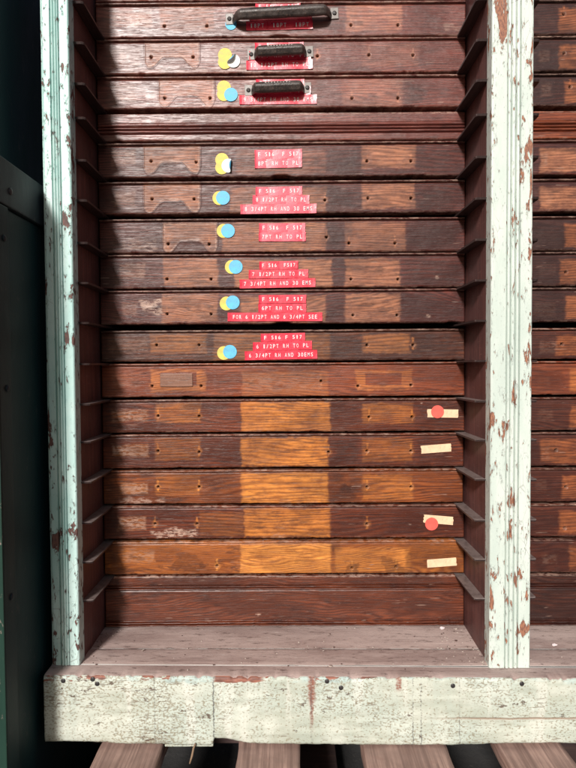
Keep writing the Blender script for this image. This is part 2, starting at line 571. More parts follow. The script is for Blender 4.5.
def cbox(name, b, mat, bevel=.0008):
    bm = bmesh.new(); box_bm(bm, *b)
    return cpart(name, bm, mat, bevel)


def floor_z(x, y):
    t = np.clip(-y / .11, 0, 1)
    return (-.3345 - .0022 * x) * (1 - t) + (-.3362 - .0112 * x) * t


def post(x0, x1, zb, prof, mat, yb=-.074):
    """reeded post: prof = (x fraction, y depth) front profile, drawn straight up"""
    zs = np.concatenate([np.linspace(zb, ZT, 120)])
    xs = []; ys = []
    for fx, dy in prof:
        xs.append(x0 + (x1 - x0) * fx); ys.append(-.09 + dy)
    xs = [x0] + xs + [x1]; ys = [yb] + ys + [yb]
    xs = np.array(xs); ys = np.array(ys)
    V = np.zeros((len(zs), len(xs), 3))
    for i, z in enumerate(zs):
        w = (fbm(xs * 40, np.full_like(xs, z * 6), 4) - .5) * .0009
        V[i, :, 0] = xs + (fbm(np.full_like(xs, z * 8), xs * 30, 9) - .5) * .0007
        V[i, :, 1] = ys + w
        V[i, :, 2] = z
        V[i, 0, 1] = V[i, -1, 1] = yb
    nv = len(xs)
    me = mesh_np('post', V.reshape(-1, 3), grid_faces(len(zs), nv)[:, ::-1])
    return cpart('post', me, mat)


def reed(c, w, d=.0030, n=9):
    out = []
    for i in range(n):
        a = math.pi * i / (n - 1)
        out.append((c - w * math.cos(a), -d * math.sin(a) + .0022))
    return out


pr = [(0, .0012), (.018, .0002), (.03, 0), (.36, 0), (.375, .0030)] + reed(.43, .045) + reed(.535, .055) + reed(.64, .045) + \
     [(.69, .0030), (.705, 0), (.97, 0), (.985, .0004), (1, .0015)]
pl = [(0, .003), (.03, .0022), (.06, .0020), (.075, .0034), (.09, .0002), (.11, 0), (.33, 0), (.35, .0030)] + reed(.42, .05) + reed(.52, .05) + reed(.61, .04) + \
     [(.655, .0030), (.675, 0), (.95, 0), (.98, .0005), (1, .0016)]
post(-.0305, .0012, -.3356, pl, M['post_mint'])
post(.4628, .5085, -.3412, pr, M['post_cream'])
post(.9715, 1.017, -.346, pr, M['post_cream'])
RX = .509        # inner face of the second bay
for a, b in ((-.014, 0), (.463, .476), (.4955, RX), (RX + .463, RX + .478)):
    cbox('side_panel', (a, b, -.0735, .115, -.338, ZT), M['panel'])
cbox('back_board', (-.014, RX + .478, .1155, .124, -.338, ZT), M['inside'])

# floor boards, running across, with a seam between them
for n, (y0, y1) in enumerate(((-.0503, .112), (-.0862, -.0509))):
    xs = np.linspace(-.014 if y0 < -.06 else .0003, RX + .47, 160); ys = np.linspace(y0, y1, 14 if n == 0 else 8)
    X, Y = np.meshgrid(xs, ys, indexing='ij')
    Z = floor_z(X, Y) + (fbm(X * 30, Y * 120, 31 + n) - .5) * .0009
    Z[:, 0] -= .0009; Z[:, -1] -= .0009
    V = np.stack([X, Y, Z], -1).reshape(-1, 3)
    cpart('floor_board', mesh_np('floor_board', V, grid_faces(len(xs), len(ys))), M['floor'])
cbox('underframe', (-.02, RX + .48, -.075, .115, -.400, -.352), M['inside'])

# plinth plank: face grid with ragged lower edge + rounded worn arris + painted top
xs = np.linspace(-.0312, RX + .51, 760)
bx = [-.04, .02, .06, .10, .150, .1535, .1545, .157, .175, .195, .23, .262, .30, .36, .42, .45, .48, .53, .62, 1.1]
bz = [-.4105, -.4112, -.4135, -.4145, -.4155, -.4140, -.4075, -.4078, -.4098, -.4135, -.4148, -.4150, -.4158, -.4162, -.4165, -.4160, -.4152, -.4145, -.416, -.418]
bot = np.interp(xs, bx, bz) + (fbm(xs * 90, xs * 0, 51) - .5) * .0022
topz = floor_z(xs, np.full_like(xs, -.11)) - .0002
chipt = -np.clip(fbm(xs * 130, xs * 0 + 3, 52) - .52, 0, 1) * .010
prof = [('t', -.0864, 0), ('t', -.098, 0), ('t', -.1055, -.0002), ('t', -.1080, -.0006), ('t', -.1094, -.0016), ('t', -.1100, -.0030)]
cols = []
for kx, x in enumerate(xs):
    pass
NV = 52
V = np.zeros((len(xs), NV, 3)); V[:, :, 0] = xs[:, None]
for j, (_, y, dz) in enumerate(prof):
    V[:, j, 1] = y; V[:, j, 2] = topz + dz + (chipt if j >= 3 else (.5 * chipt if j == 2 else 0))
nf = NV - len(prof) - 2
for q in range(nf):
    t = (q + 1) / nf
    j = len(prof) + q
    z = (topz - .003 + chipt) * (1 - t) + bot * t
    V[:, j, 2] = z
    V[:, j, 1] = -.1102 + (fbm(xs * 22, z * 160, 55) - .5) * .0014 + .0016 * math.exp(-(1 - t) * 22)
V[:, NV - 2, 1] = -.106; V[:, NV - 2, 2] = bot - .0002
V[:, NV - 1, 1] = -.0864; V[:, NV - 1, 2] = bot + .001
F = grid_faces(len(xs), NV)[:, ::-1]
me = mesh_np('plinth', V.reshape(-1, 3), F)
ncol = NV - 1
mi = np.zeros(len(me.polygons), dtype=np.int32)
idx = np.arange(len(mi)) % ncol
mi[idx >= 3] = 1
# close the end
bm = bmesh.new(); bm.from_mesh(me)
bm.verts.ensure_lookup_table()
bm.faces.ensure_lookup_table()
for f, k_ in zip(bm.faces, mi):
    f.material_index = int(k_)
for e in (0, (len(xs) - 1) * NV):
    f = bm.faces.new([bm.verts[e + j] for j in range(NV)])
    f.material_index = 1
bmesh.ops.recalc_face_normals(bm, faces=bm.faces[:])
bm.to_mesh(me); bm.free()
me.materials.append(M['floor']); me.materials.append(M['plinth'])
pln = link('plinth', me, None, cab); pln.location = -CO
# nails in the plinth, a loose strip and a stick of straw below it
for px, py in ((63, 681), (92.5, 679.5), (97, 684), (341, 688), (327, 681.5), (453, 686), (522, 684)):
    x, z = W(px, py, -.111)
    bm = bmesh.new()
    bmesh.ops.create_uvsphere(bm, u_segments=14, v_segments=8, radius=.0026)
    for v in bm.verts:
        v.co = Vector((v.co.x + x, v.co.y * .28 - .1107, v.co.z + z))
    cpart('nail_head', bm, M['screw'], smooth=True)


def tube(name, pts, r, mat, parent=None, n=8):
    V = []; pts = [Vector(p) for p in pts]
    for i, p in enumerate(pts):
        d = (pts[min(i + 1, len(pts) - 1)] - pts[max(i - 1, 0)]).normalized()
        s = d.cross(Vector((.3, .9, .2))).normalized(); t = d.cross(s)
        rr = r[i] if isinstance(r, (list, tuple)) else r
        for q in range(n):
            a = 2 * math.pi * q / n
            V.append(p + s * math.cos(a) * rr + t * math.sin(a) * rr)
    bm = bmesh.new()
    vs = [bm.verts.new(v) for v in V]
    for i in range(len(pts) - 1):
        for q in range(n):
            bm.faces.new((vs[i * n + q], vs[i * n + (q + 1) % n], vs[(i + 1) * n + (q + 1) % n], vs[(i + 1) * n + q]))
    bm.faces.new(vs[:n]); bm.faces.new(vs[-n:])
    return bm


bm = tube('', [(.1345, -.1118, -.4115), (.1325, -.1125, -.4165), (.1315, -.1175, -.422), (.1295, -.121, -.428)], [.0008, .0012, .0012, .0008], None)
cpart('splinter', bm, M['straw'], smooth=True)
bm = bmesh.new()
box_bm(bm, .100, .1535, -.1085, -.102, -.4178, -.4122)
cpart('splinter', bm, M['plinth'], .0012)

# runners: one thin strip on each side of every slot
gl = [39, 75.5, 111, 142, 179.5, 216, 254.5, 289.6, 326, 362.5, 398.6, 433.6, 469.2, 505.2, 540, 575.6]
ZR = [.4077, .3626, .3188, .2806, .2344, .1887, .1416, .0967, .0512, .0053, -.0407, -.0852, -.1305, -.1769, -.2224, -.2678]


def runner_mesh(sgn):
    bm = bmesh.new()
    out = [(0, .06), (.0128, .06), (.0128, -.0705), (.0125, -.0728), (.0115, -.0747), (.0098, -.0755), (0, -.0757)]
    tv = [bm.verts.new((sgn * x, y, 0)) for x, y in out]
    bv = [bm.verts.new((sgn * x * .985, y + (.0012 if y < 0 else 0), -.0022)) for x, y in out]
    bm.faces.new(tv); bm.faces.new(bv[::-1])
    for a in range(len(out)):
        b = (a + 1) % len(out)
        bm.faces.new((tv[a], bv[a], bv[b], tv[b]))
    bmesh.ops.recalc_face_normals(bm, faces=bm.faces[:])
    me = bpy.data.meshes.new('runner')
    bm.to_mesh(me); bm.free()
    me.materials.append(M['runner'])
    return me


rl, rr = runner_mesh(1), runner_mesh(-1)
rng = random.Random(3)
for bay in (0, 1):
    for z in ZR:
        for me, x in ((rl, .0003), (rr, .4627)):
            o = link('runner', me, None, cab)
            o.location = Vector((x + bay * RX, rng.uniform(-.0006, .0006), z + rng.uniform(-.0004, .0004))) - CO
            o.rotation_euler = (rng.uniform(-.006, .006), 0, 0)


# ------------------------------------------------------------------ drawers
def pull_sdf(X, Z, cx, cz, hx, hz):
    u = np.abs(X - cx) / hx
    # straight top, two rounded ears below, the middle of the lower edge swept up
    low = -hz + hz * .80 * sstep(.80, .30, u) + hz * .9 * np.clip(u - .86, 0, 1) ** 2 * 20
    return np.maximum(np.maximum(np.abs(X - cx) - hx, Z - cz - hz), (cz + low - Z) * .75)


def pull_ridge(X, Z, s, edge_n):
    """rim of old varnish standing round the place of a lost pull"""
    xa, xb, za, zb = s[1:5]
    if za < zb: za, zb = zb, za
    cx, cz, hx, hz = (xa + xb) / 2, (za + zb) / 2, (xb - xa) / 2, (za - zb) / 2
    d = pull_sdf(X, Z, cx, cz, hx, hz) + edge_n * .0014
    return np.exp(-((d - .0006) / .0010) ** 2) * .00022 - sstep(.0007, -.0007, d) * .00012


def wear_masks(X, Z, z0, z1, spec, seed):
    """X, Z metres on the front; spec entries in the measured picture frame are already metres"""
    Rm = np.zeros_like(X); G = np.zeros_like(X); B = np.zeros_like(X)
    edge_n = (fbm(X * 260, Z * 420, seed) - .5)
    slow = (fbm(X * 60, Z * 90, seed + 2) - .5)
    H = z1 - z0
    for s in spec:
        kind = s[0]
        if kind in ('patch', 'frame', 'pull', 'ghost', 'grime', 'scrape'):
            xa, xb, za, zb, st = s[1:6]
            if za < zb: za, zb = zb, za
            cx, cz, hx, hz = (xa + xb) / 2, (za + zb) / 2, (xb - xa) / 2, (za - zb) / 2
            d = np.maximum(np.abs(X - cx) - hx, np.abs(Z - cz) - hz)
            d = d + edge_n * .0035 + slow * (.002 if kind == 'pull' else .005)
            if kind == 'pull':
                # trace of a lost cup pull
                d = pull_sdf(X, Z, cx, cz, hx, hz) + edge_n * .0022 + slow * .0015
            mk = sstep(.0019, -.0019, d + .0015 * (fbm(X * 8, Z * 200, seed + 31) - .5)) * (.75 + .5 * slow + .25 * edge_n)
            mk = np.clip(mk, 0, 1)
            if kind == 'frame':
                inner = np.maximum(np.abs(X - cx) - hx * .66, np.abs(Z - (cz + hz * .15)) - hz * .62) + edge_n * .001
                mk = mk * sstep(-.0006, .0006, inner)
            if kind in ('patch', 'frame', 'pull'):
                Rm = np.maximum(Rm, mk * st)
                G = np.maximum(G, sstep(.0024, .0006, np.abs(d - .0014)) * np.clip(slow * 1.6 + .45, 0, 1) * (.55 if kind == 'pull' else .2))
            if kind == 'pull':
                B = np.maximum(B, sstep(.0016, .0004, np.abs(d + .0012)) * np.clip(.45 + slow, 0, 1))
            if kind == 'ghost':
                Rm = np.maximum(Rm, mk * .35 * st); B = np.maximum(B, mk * st * (.6 + .8 * slow))
            if kind == 'grime':
                f = s[6] if len(s) > 6 else .01
                mk = sstep(f, -f, d + slow * .03 + edge_n * .004)
                G = np.maximum(G, mk * min(1, st * 1.5) * (.8 + .8 * slow))
            if kind == 'scrape':
                B = np.maximum(B, sstep(.002, -.003, d + slow * .01) * st)
        elif kind == 'hole':
            x, z = s[1:3]
            dd = np.hypot(X - x, Z - z)
            st_ = np.maximum(np.abs(X - x + .001 * slow) - .0011, np.abs(Z - z - .002) - .0075) + edge_n * .003
            Rm = np.maximum(Rm, sstep(.0006, -.0006, st_) * .75)
            G = np.maximum(G, sstep(.0019, .0010, dd) * .98)
            Rm = np.maximum(Rm, sstep(.006, .002, dd + edge_n * .004) * .45)
            B = np.maximum(B, sstep(.0034, .0018, dd + edge_n * .002) * .4)
        elif kind == 'dint':
            x, z, r = s[1:4]
            dd = np.hypot((X - x) * .8, Z - z) + edge_n * .002
            B = np.maximum(B, sstep(r, r * .3, dd) * .9)
    # rubbed lower and upper arrises, handled ends
    e = np.minimum(Z - z0, z1 - Z)
    B = np.maximum(B, sstep(.0022, .0003, e + slow * .004) * (.25 + .9 * np.clip(slow, 0, .5)))
    B = np.maximum(B, sstep(z1 - .0030, z1 - .0022, Z) * np.clip(.34 + slow * 1.1, .05, .7))
    G = np.maximum(G, sstep(.14, .32, fbm(X * 18, Z * 60, seed + 5) - .32) * .28)
    G = np.maximum(G, sstep(.62, .75, fbm(X * 45, Z * 300, seed + 7)) * .5)
    ridge = np.zeros_like(X)
    for s in spec:
        if s[0] == 'pull':
            ridge += pull_ridge(X, Z, s, edge_n)
    return Rm, np.clip(G, 0, 1), B, ridge


def drawer_mesh(z0, z1, spec, seed, x0, x1, dx=.0008, notch=None, style='face'):
    """z0..z1 in metres; the front plane is y = 0; bead along the top edge"""
    H = z1 - z0
    if style == 'face':
        pf = [(H - .0002, .014), (H, .004), (H, -.0006), (H - .0004, -.0017), (H - .0012, -.0022), (H - .0020, -.0019), (H - .0026, -.0008), (H - .0029, .0010), (H - .0036, .0012), (H - .0041, .0002)]
        zz = np.arange(H - .0050, .0016, -dx)
        pf += [(float(q), 0.0) for q in zz]
        pf += [(.0011, .0002), (.0004, .0008), (0, .002), (.0001, .014)]
    elif style == 'moulded':
        pf = [(H - .0002, .014), (H, .003), (H - .0006, -.0002)]
        a = H * .36
        pf += [(float(q), 0.0) for q in np.arange(H - .0014, H - a, -dx)]
        z = H - a
        for w in (.0036, .0030, .0036):
            for t in np.linspace(0, 1, 7):
                pf.append((z - w * t, .0010 - .0016 * math.sin(math.pi * t)))
            z -= w + .0002
            pf.append((z, .0026)); z -= .0007; pf.append((z, .0026))
        pf += [(float(q), 0.0) for q in np.arange(z - .0006, .0016, -dx)]
        pf += [(.0011, .0002), (.0004, .0008), (0, .002), (.0001, .014)]
    else:   # base panel: flat fascia, reeds near its top and along the foot
        pf = [(H - .0002, .014), (H, .004), (H - .0004, .0006)]
        a = .0120
        pf += [(float(q), 0.0) for q in np.arange(H - .0012, H - a, -dx)]
        z = H - a
        for w in (.0022, .0028):
            pf.append((z, .0022)); z -= .0008; pf.append((z, .0022))
            for t in np.linspace(0, 1, 6):
                pf.append((z - w * t, .0008 - .0022 * math.sin(math.pi * t)))
            z -= w
        pf.append((z - .0002, .002)); z -= .0012
        pf += [(float(q), 0.0) for q in np.arange(z, .0088, -dx)]
        z = .0082
        for w in (.0026, .0026):
            pf.append((z, .0024)); z -= .0008; pf.append((z, .0024))
            for t in np.linspace(0, 1, 6):
                pf.append((z - w * t, .0004 - .0026 * math.sin(math.pi * t)))
            z -= w
        pf += [(.0004, .003), (0, .014)]
    pf = np.array(pf)
    nx = int(round((x1 - x0) / dx)) + 1
    xs = np.linspace(x0, x1, nx)
    X = np.repeat(xs[:, None], len(pf), 1)
    Zl = np.repeat(pf[None, :, 0], nx, 0)
    Y = np.repeat(pf[None, :, 1], nx, 0)
    # uneven, slightly bowed edges
    lo = (fbm(xs * 14, xs * 0, seed + 11) - .5) * .0012 + (fbm(xs * 120, xs * 0, seed + 12) - .5) * .0008
    lo = lo + np.clip(fbm(xs * 70, xs * 0, seed + 14) - .66, 0, 1) * .006
    if notch:
        lo = lo + .0022 * np.exp(-((xs - notch) / .011) ** 4)
    hi = (fbm(xs * 12, xs * 0, seed + 13) - .5) * .0009
    t = Zl / H
    Zw = z0 + Zl + lo[:, None] * (1 - t) ** 3 + hi[:, None] * t ** 3
    Rm, G, B, ridge = wear_masks(X, Zw, z0, z1, spec, seed)
    face = (np.abs(Y) < .0005)
    Y = Y + (fbm(X * 40, Zw * 70, seed + 21) - .5) * .0007 + face * (fbm(X * 25, Zw * 600, seed + 22) - .5) * .00025
    Y = Y - ridge
    for s in spec:
        if s[0] == 'hole':
            d = np.hypot(X - s[1], Zw - s[2])
            Y = Y + sstep(.0019, .0011, d) * .006
    # close the ends
    for e in (0, -1):
        Y[e, :] = .014
    Y[1, :] = np.maximum(Y[1, :], .0008); Y[-2, :] = np.maximum(Y[-2, :], .0008)
    V = np.stack([X, Y, Zw], -1).reshape(-1, 3)
    nv = len(pf)
    F = grid_faces(nx, nv)[:, ::-1]
    # case body behind the front
    n0 = len(V)
    bxv = [(x, y, z) for x in (x0 + .003, x1 - .003) for y in (.0138, .104) for z in (z0 + .004, z1 - .006)]
    V = np.concatenate([V, np.array(bxv)])
    F = np.concatenate([F, BOXF + n0])
    me = mesh_np('front', V, F)
    # wear may sit only on the face and its edges
    ca = me.color_attributes.new('wear', 'FLOAT_COLOR', 'POINT')
    Cc = np.zeros((len(V), 4), dtype=np.float32)
    Cc[:n0, 0] = Rm.ravel(); Cc[:n0, 1] = G.ravel(); Cc[:n0, 2] = B.ravel(); Cc[:, 3] = 1
    ca.data.foreach_set('color', Cc.ravel())
    sm = np.ones(len(me.polygons), dtype=bool); sm[-6:] = False
    me.polygons.foreach_set('use_smooth', sm)
    return me


_glyph = {}


def glyph(ch):
    """outline of one letter as (vertices, faces) in a unit cell, from the built-in font"""
    if ch in _glyph: return _glyph[ch]
    cu = bpy.data.curves.new('t', 'FONT')
    cu.body = ch
    cu.size = 1
    cu.offset = .008
    cu.resolution_u = 3
    o = bpy.data.objects.new('t', cu)
    col.objects.link(o)
    bpy.context.view_layer.update()
    me = bpy.data.meshes.new_from_object(o.evaluated_get(bpy.context.evaluated_depsgraph_get()))
    bpy.data.objects.remove(o)
    V = [tuple(v.co) for v in me.vertices]; F = [tuple(p.vertices) for p in me.polygons]
    bpy.data.meshes.remove(me)
    x0 = min(v[0] for v in V); x1 = max(v[0] for v in V); y0 = min(v[1] for v in V); y1 = max(v[1] for v in V)
    wd = .30 if ch in 'I1' else (.5 if ch == '/' else .62)
    if ch == '1': wd = .3
    sx = wd / max(x1 - x0, 1e-4); sy = 1 / (y1 - y0)
    V = [((v[0] - (x0 + x1) / 2) * sx, (v[1] - (y0 + y1) / 2) * sy) for v in V]
    _glyph[ch] = (V, F)
    return _glyph[ch]


def text_bm(body, w, h):
    """evenly pitched letters punched in a tape, w x h metres overall"""
    bm = bmesh.new()
    n = len(body)
    pitch = w / n
    for i, ch in enumerate(body):
        if ch == ' ': continue
        V, F = glyph(ch)
        cx = (i + .5) * pitch - w / 2
        vs = [bm.verts.new((cx + a * pitch, 0, b * h)) for a, b in V]
        for f in F:
            try: bm.faces.new([vs[q] for q in f])
            except ValueError: pass
    r = bmesh.ops.extrude_face_region(bm, geom=bm.faces[:])
    for v in r['geom']:
        if isinstance(v, bmesh.types.BMVert): v.co.y -= .0003
    bmesh.ops.recalc_face_normals(bm, faces=bm.faces[:])
    return bm


def strip_bm(w, h, th=.0004, seed=0, ragged=0.0, sag=.0003):
    """thin tape with slightly lifted, imperfect outline, centred, front facing -y"""
    nx, nz = 30, 6
    rg = random.Random(seed)
    bm = bmesh.new()
    g = []
    el = [rg.uniform(-1, 1) * ragged for _ in range(nz)]; er = [rg.uniform(-1, 1) * ragged for _ in range(nz)]
    for i in range(nx):
        row = []
        for j in range(nz):
            a = i / (nx - 1); b = j / (nz - 1)
            x = (a - .5) * w + (el[j] if i == 0 else er[j] if i == nx - 1 else 0)
            y = -th - sag * abs(math.sin(a * 7 + seed)) * .6 - sag * 1.2 * (max(0, abs(a - .5) - .42) * 12) ** 2
            row.append(bm.verts.new((x, y, (b - .5) * h)))
        g.append(row)
    for i in range(nx - 1):
        for j in range(nz - 1):
            bm.faces.new((g[i][j], g[i + 1][j], g[i + 1][j + 1], g[i][j + 1]))
    r = bmesh.ops.extrude_face_region(bm, geom=bm.faces[:])
    for v in r['geom']:
        if isinstance(v, bmesh.types.BMVert): v.co.y += th * .9
    bmesh.ops.recalc_face_normals(bm, faces=bm.faces[:])
    return bm


def put(name, bm, mat, parent, x, y, z, rot=0, smooth=False):
    o = bm_obj(name, bm, mat, parent, smooth=smooth)
    o.location = (x, y, z)
    o.rotation_euler = (0, rot, 0)
    return o


def dot_bm(r, th=.00025, curl=None, seed=0):
    """round paper sticker; curl = (direction angle, start fraction): that side rolls off the wood"""
    bm = bmesh.new()
    nr, na = 9, 40
    rows = []
    for i in range(1, nr + 1):
        rows.append([(r * i / nr * math.cos(2 * math.pi * a / na), r * i / nr * math.sin(2 * math.pi * a / na)) for a in range(na)])
    pts = [(0, 0)] + [p for q in rows for p in q]

    def place(x, z):
        if curl:
            ca, fr = curl
            ux, uz = math.cos(ca), math.sin(ca)
            s = x * ux + z * uz - fr * r
            if s > 0:
                R_ = r * .34
                th_ = s / R_
                s2 = R_ * math.sin(th_); lift = R_ * (1 - math.cos(th_))
                x += (s2 - s) * ux; z += (s2 - s) * uz
                return (x, -th - lift, z)
        return (x, -th, z)
    vs = [bm.verts.new(place(*p)) for p in pts]
    for a in range(na):
        bm.faces.new((vs[0], vs[1 + a], vs[1 + (a + 1) % na]))
    for i in range(nr - 1):
        for a in range(na):
            p = 1 + i * na + a; q = 1 + i * na + (a + 1) % na
            bm.faces.new((vs[p], vs[p + na], vs[q + na], vs[q]))
    return bm


def handle(parent, cx, cz, L, tilt, ear=.0062, bar_h=.0100, depth=.0155, name='pull_handle'):
    """flat bail pull: bar standing off the wood on two cranked ends with screwed ears"""
    h = empty(name, (cx, 0, cz)); h.parent = parent
    h.rotation_euler = (0, tilt, 0)
    n = 46
    bm = bmesh.new()
    sec = [(-.34, .5), (-.02, .5), (.30, .36), (.5, .10), (.46, -.06), (.16, -.40), (-.06, -.5), (-.34, -.5)]   # (outward, up)
    rows = []
    for i in range(n):
        t = -1 + 2 * i / (n - 1)
        x = t * L / 2
        e = max(0, 1 - abs(t) ** 14)
        off = depth * (.20 + .80 * (1 - max(0, (abs(t) - .80) / .20) ** 2.0)) if abs(t) > .80 else depth
        off = off if off > .003 else .003
        sc = .62 + .38 * (1 - abs(t) ** 8)
        rows.append([bm.verts.new((x, -(off - .004) - a * .0085 * sc, b * bar_h * sc - .0006)) for a, b in sec])
    for i in range(n - 1):
        for q in range(len(sec)):
            w = (q + 1) % len(sec)
            bm.faces.new((rows[i][q], rows[i][w], rows[i + 1][w], rows[i + 1][q]))
    bm.faces.new(rows[0]); bm.faces.new(rows[-1])
    # raised bosses of a worn cast legend
    rg = random.Random(int(L * 1e5))
    if L < .08:
        for i in range(9):
            x = -L * .22 + L * .44 * i / 8
            a = box_bm(bm, x - .0011, x + .0011, -depth - .0002 + .0008, -depth + .004, .0012, .0038 + rg.uniform(-.0004, .0004))
    bmesh.ops.bevel(bm, geom=[e for e in bm.edges], offset=.0006, segments=1, affect='EDGES', clamp_overlap=True)
    bar = bm_obj('bar', bm, M['iron'], h, smooth=False)
    for s in (-1, 1):
        bm = bmesh.new()
        box_bm(bm, -ear * .75, ear * .8, -.0016, -.0001, -.0068, .0068)
        o = bm_obj('ear', bm, M['steel'], h, .0005)
        o.location = (s * (L / 2 + ear * .55), 0, .0018)
        bm = bmesh.new()
        bmesh.ops.create_uvsphere(bm, u_segments=16, v_segments=8, radius=.0027)
        for v in bm.verts: v.co.y = v.co.y * .45 - .0019
        q = bm_obj('screw', bm, M['screw'], o, smooth=True)
        bm = bmesh.new()
        box_bm(bm, -.0021, .0021, -.00335, -.0030, -.00035, .00035)
        sl = bm_obj('slot', bm, M['inside'], o)
        sl.location = (s * .0008, 0, 0); sl.rotation_euler = (0, .5 + s * .7 + cx * 9, 0)
    return h


# stain palettes: (base, deep, patch)
PAL = {
    'grey': ((.225, .064, .047), (.095, .024, .019), (.44, .180, .105)),
    'plum': ((.135, .036, .027), (.042, .012, .011), (.45, .185, .092)),
    'umber': ((.130, .041, .022), (.044, .015, .011), (.38, .140, .040)),
    'rust': ((.26, .066, .028), (.125, .029, .014), (.44, .145, .036)),
    'brown': ((.180, .043, .018), (.062, .015, .009), (.56, .195, .034)),
    'amber': ((.27, .074, .021), (.105, .026, .010), (.66, .245, .043)),
    'gold': ((.42, .135, .030), (.190, .052, .015), (.72, .29, .060)),
    'dark': ((.072, .022, .017), (.026, .010, .009), (.33, .105, .036)),
    'darkred': ((.110, .030, .017), (.044, .012, .009), (.33, .100, .030)),
}

# rows: gap above, face bottom (picture rows at the left third of the bay), palette, cath, extras
ROWS = [
    # top, bottom, palette, figure
    (-33, 1.6, 'grey', .4),
    (3.4, 37.8, 'grey', .5),
    (39.6, 74.3, 'grey', .7),
    (76.9, 108.9, 'grey', .9),
    (113.6, 141.6, 'grey', .4),
    (143.2, 177.7, 'plum', .5),
    (181.9, 214.2, 'plum', .6),
    (219.2, 253.2, 'plum', .5),
    (254.7, 288.8, 'plum', .6),
    (290.5, 324.4, 'plum', .9),
    (330.5, 361.6, 'umber', .4),
    (363.5, 397.3, 'rust', .6),
    (399.6, 432.7, 'brown', .8),
    (434.5, 468.3, 'brown', .5),
    (470.2, 504.2, 'amber', .5),
    (506.0, 539.2, 'brown', .6),
    (541.4, 574.6, 'gold', 1.25),
]


def P(kind, xa, xb, ya, yb, st, *r):
    (a, z), (b, z2) = W(xa, ya), W(xb, yb)
    return (kind, a, b, z, z2, st, *r)


def Hh(x, y):
    a, z = W(x, y); return ('hole', a, z)


def Dn(x, y, r):
    a, z = W(x, y); return ('dint', a, z, r)


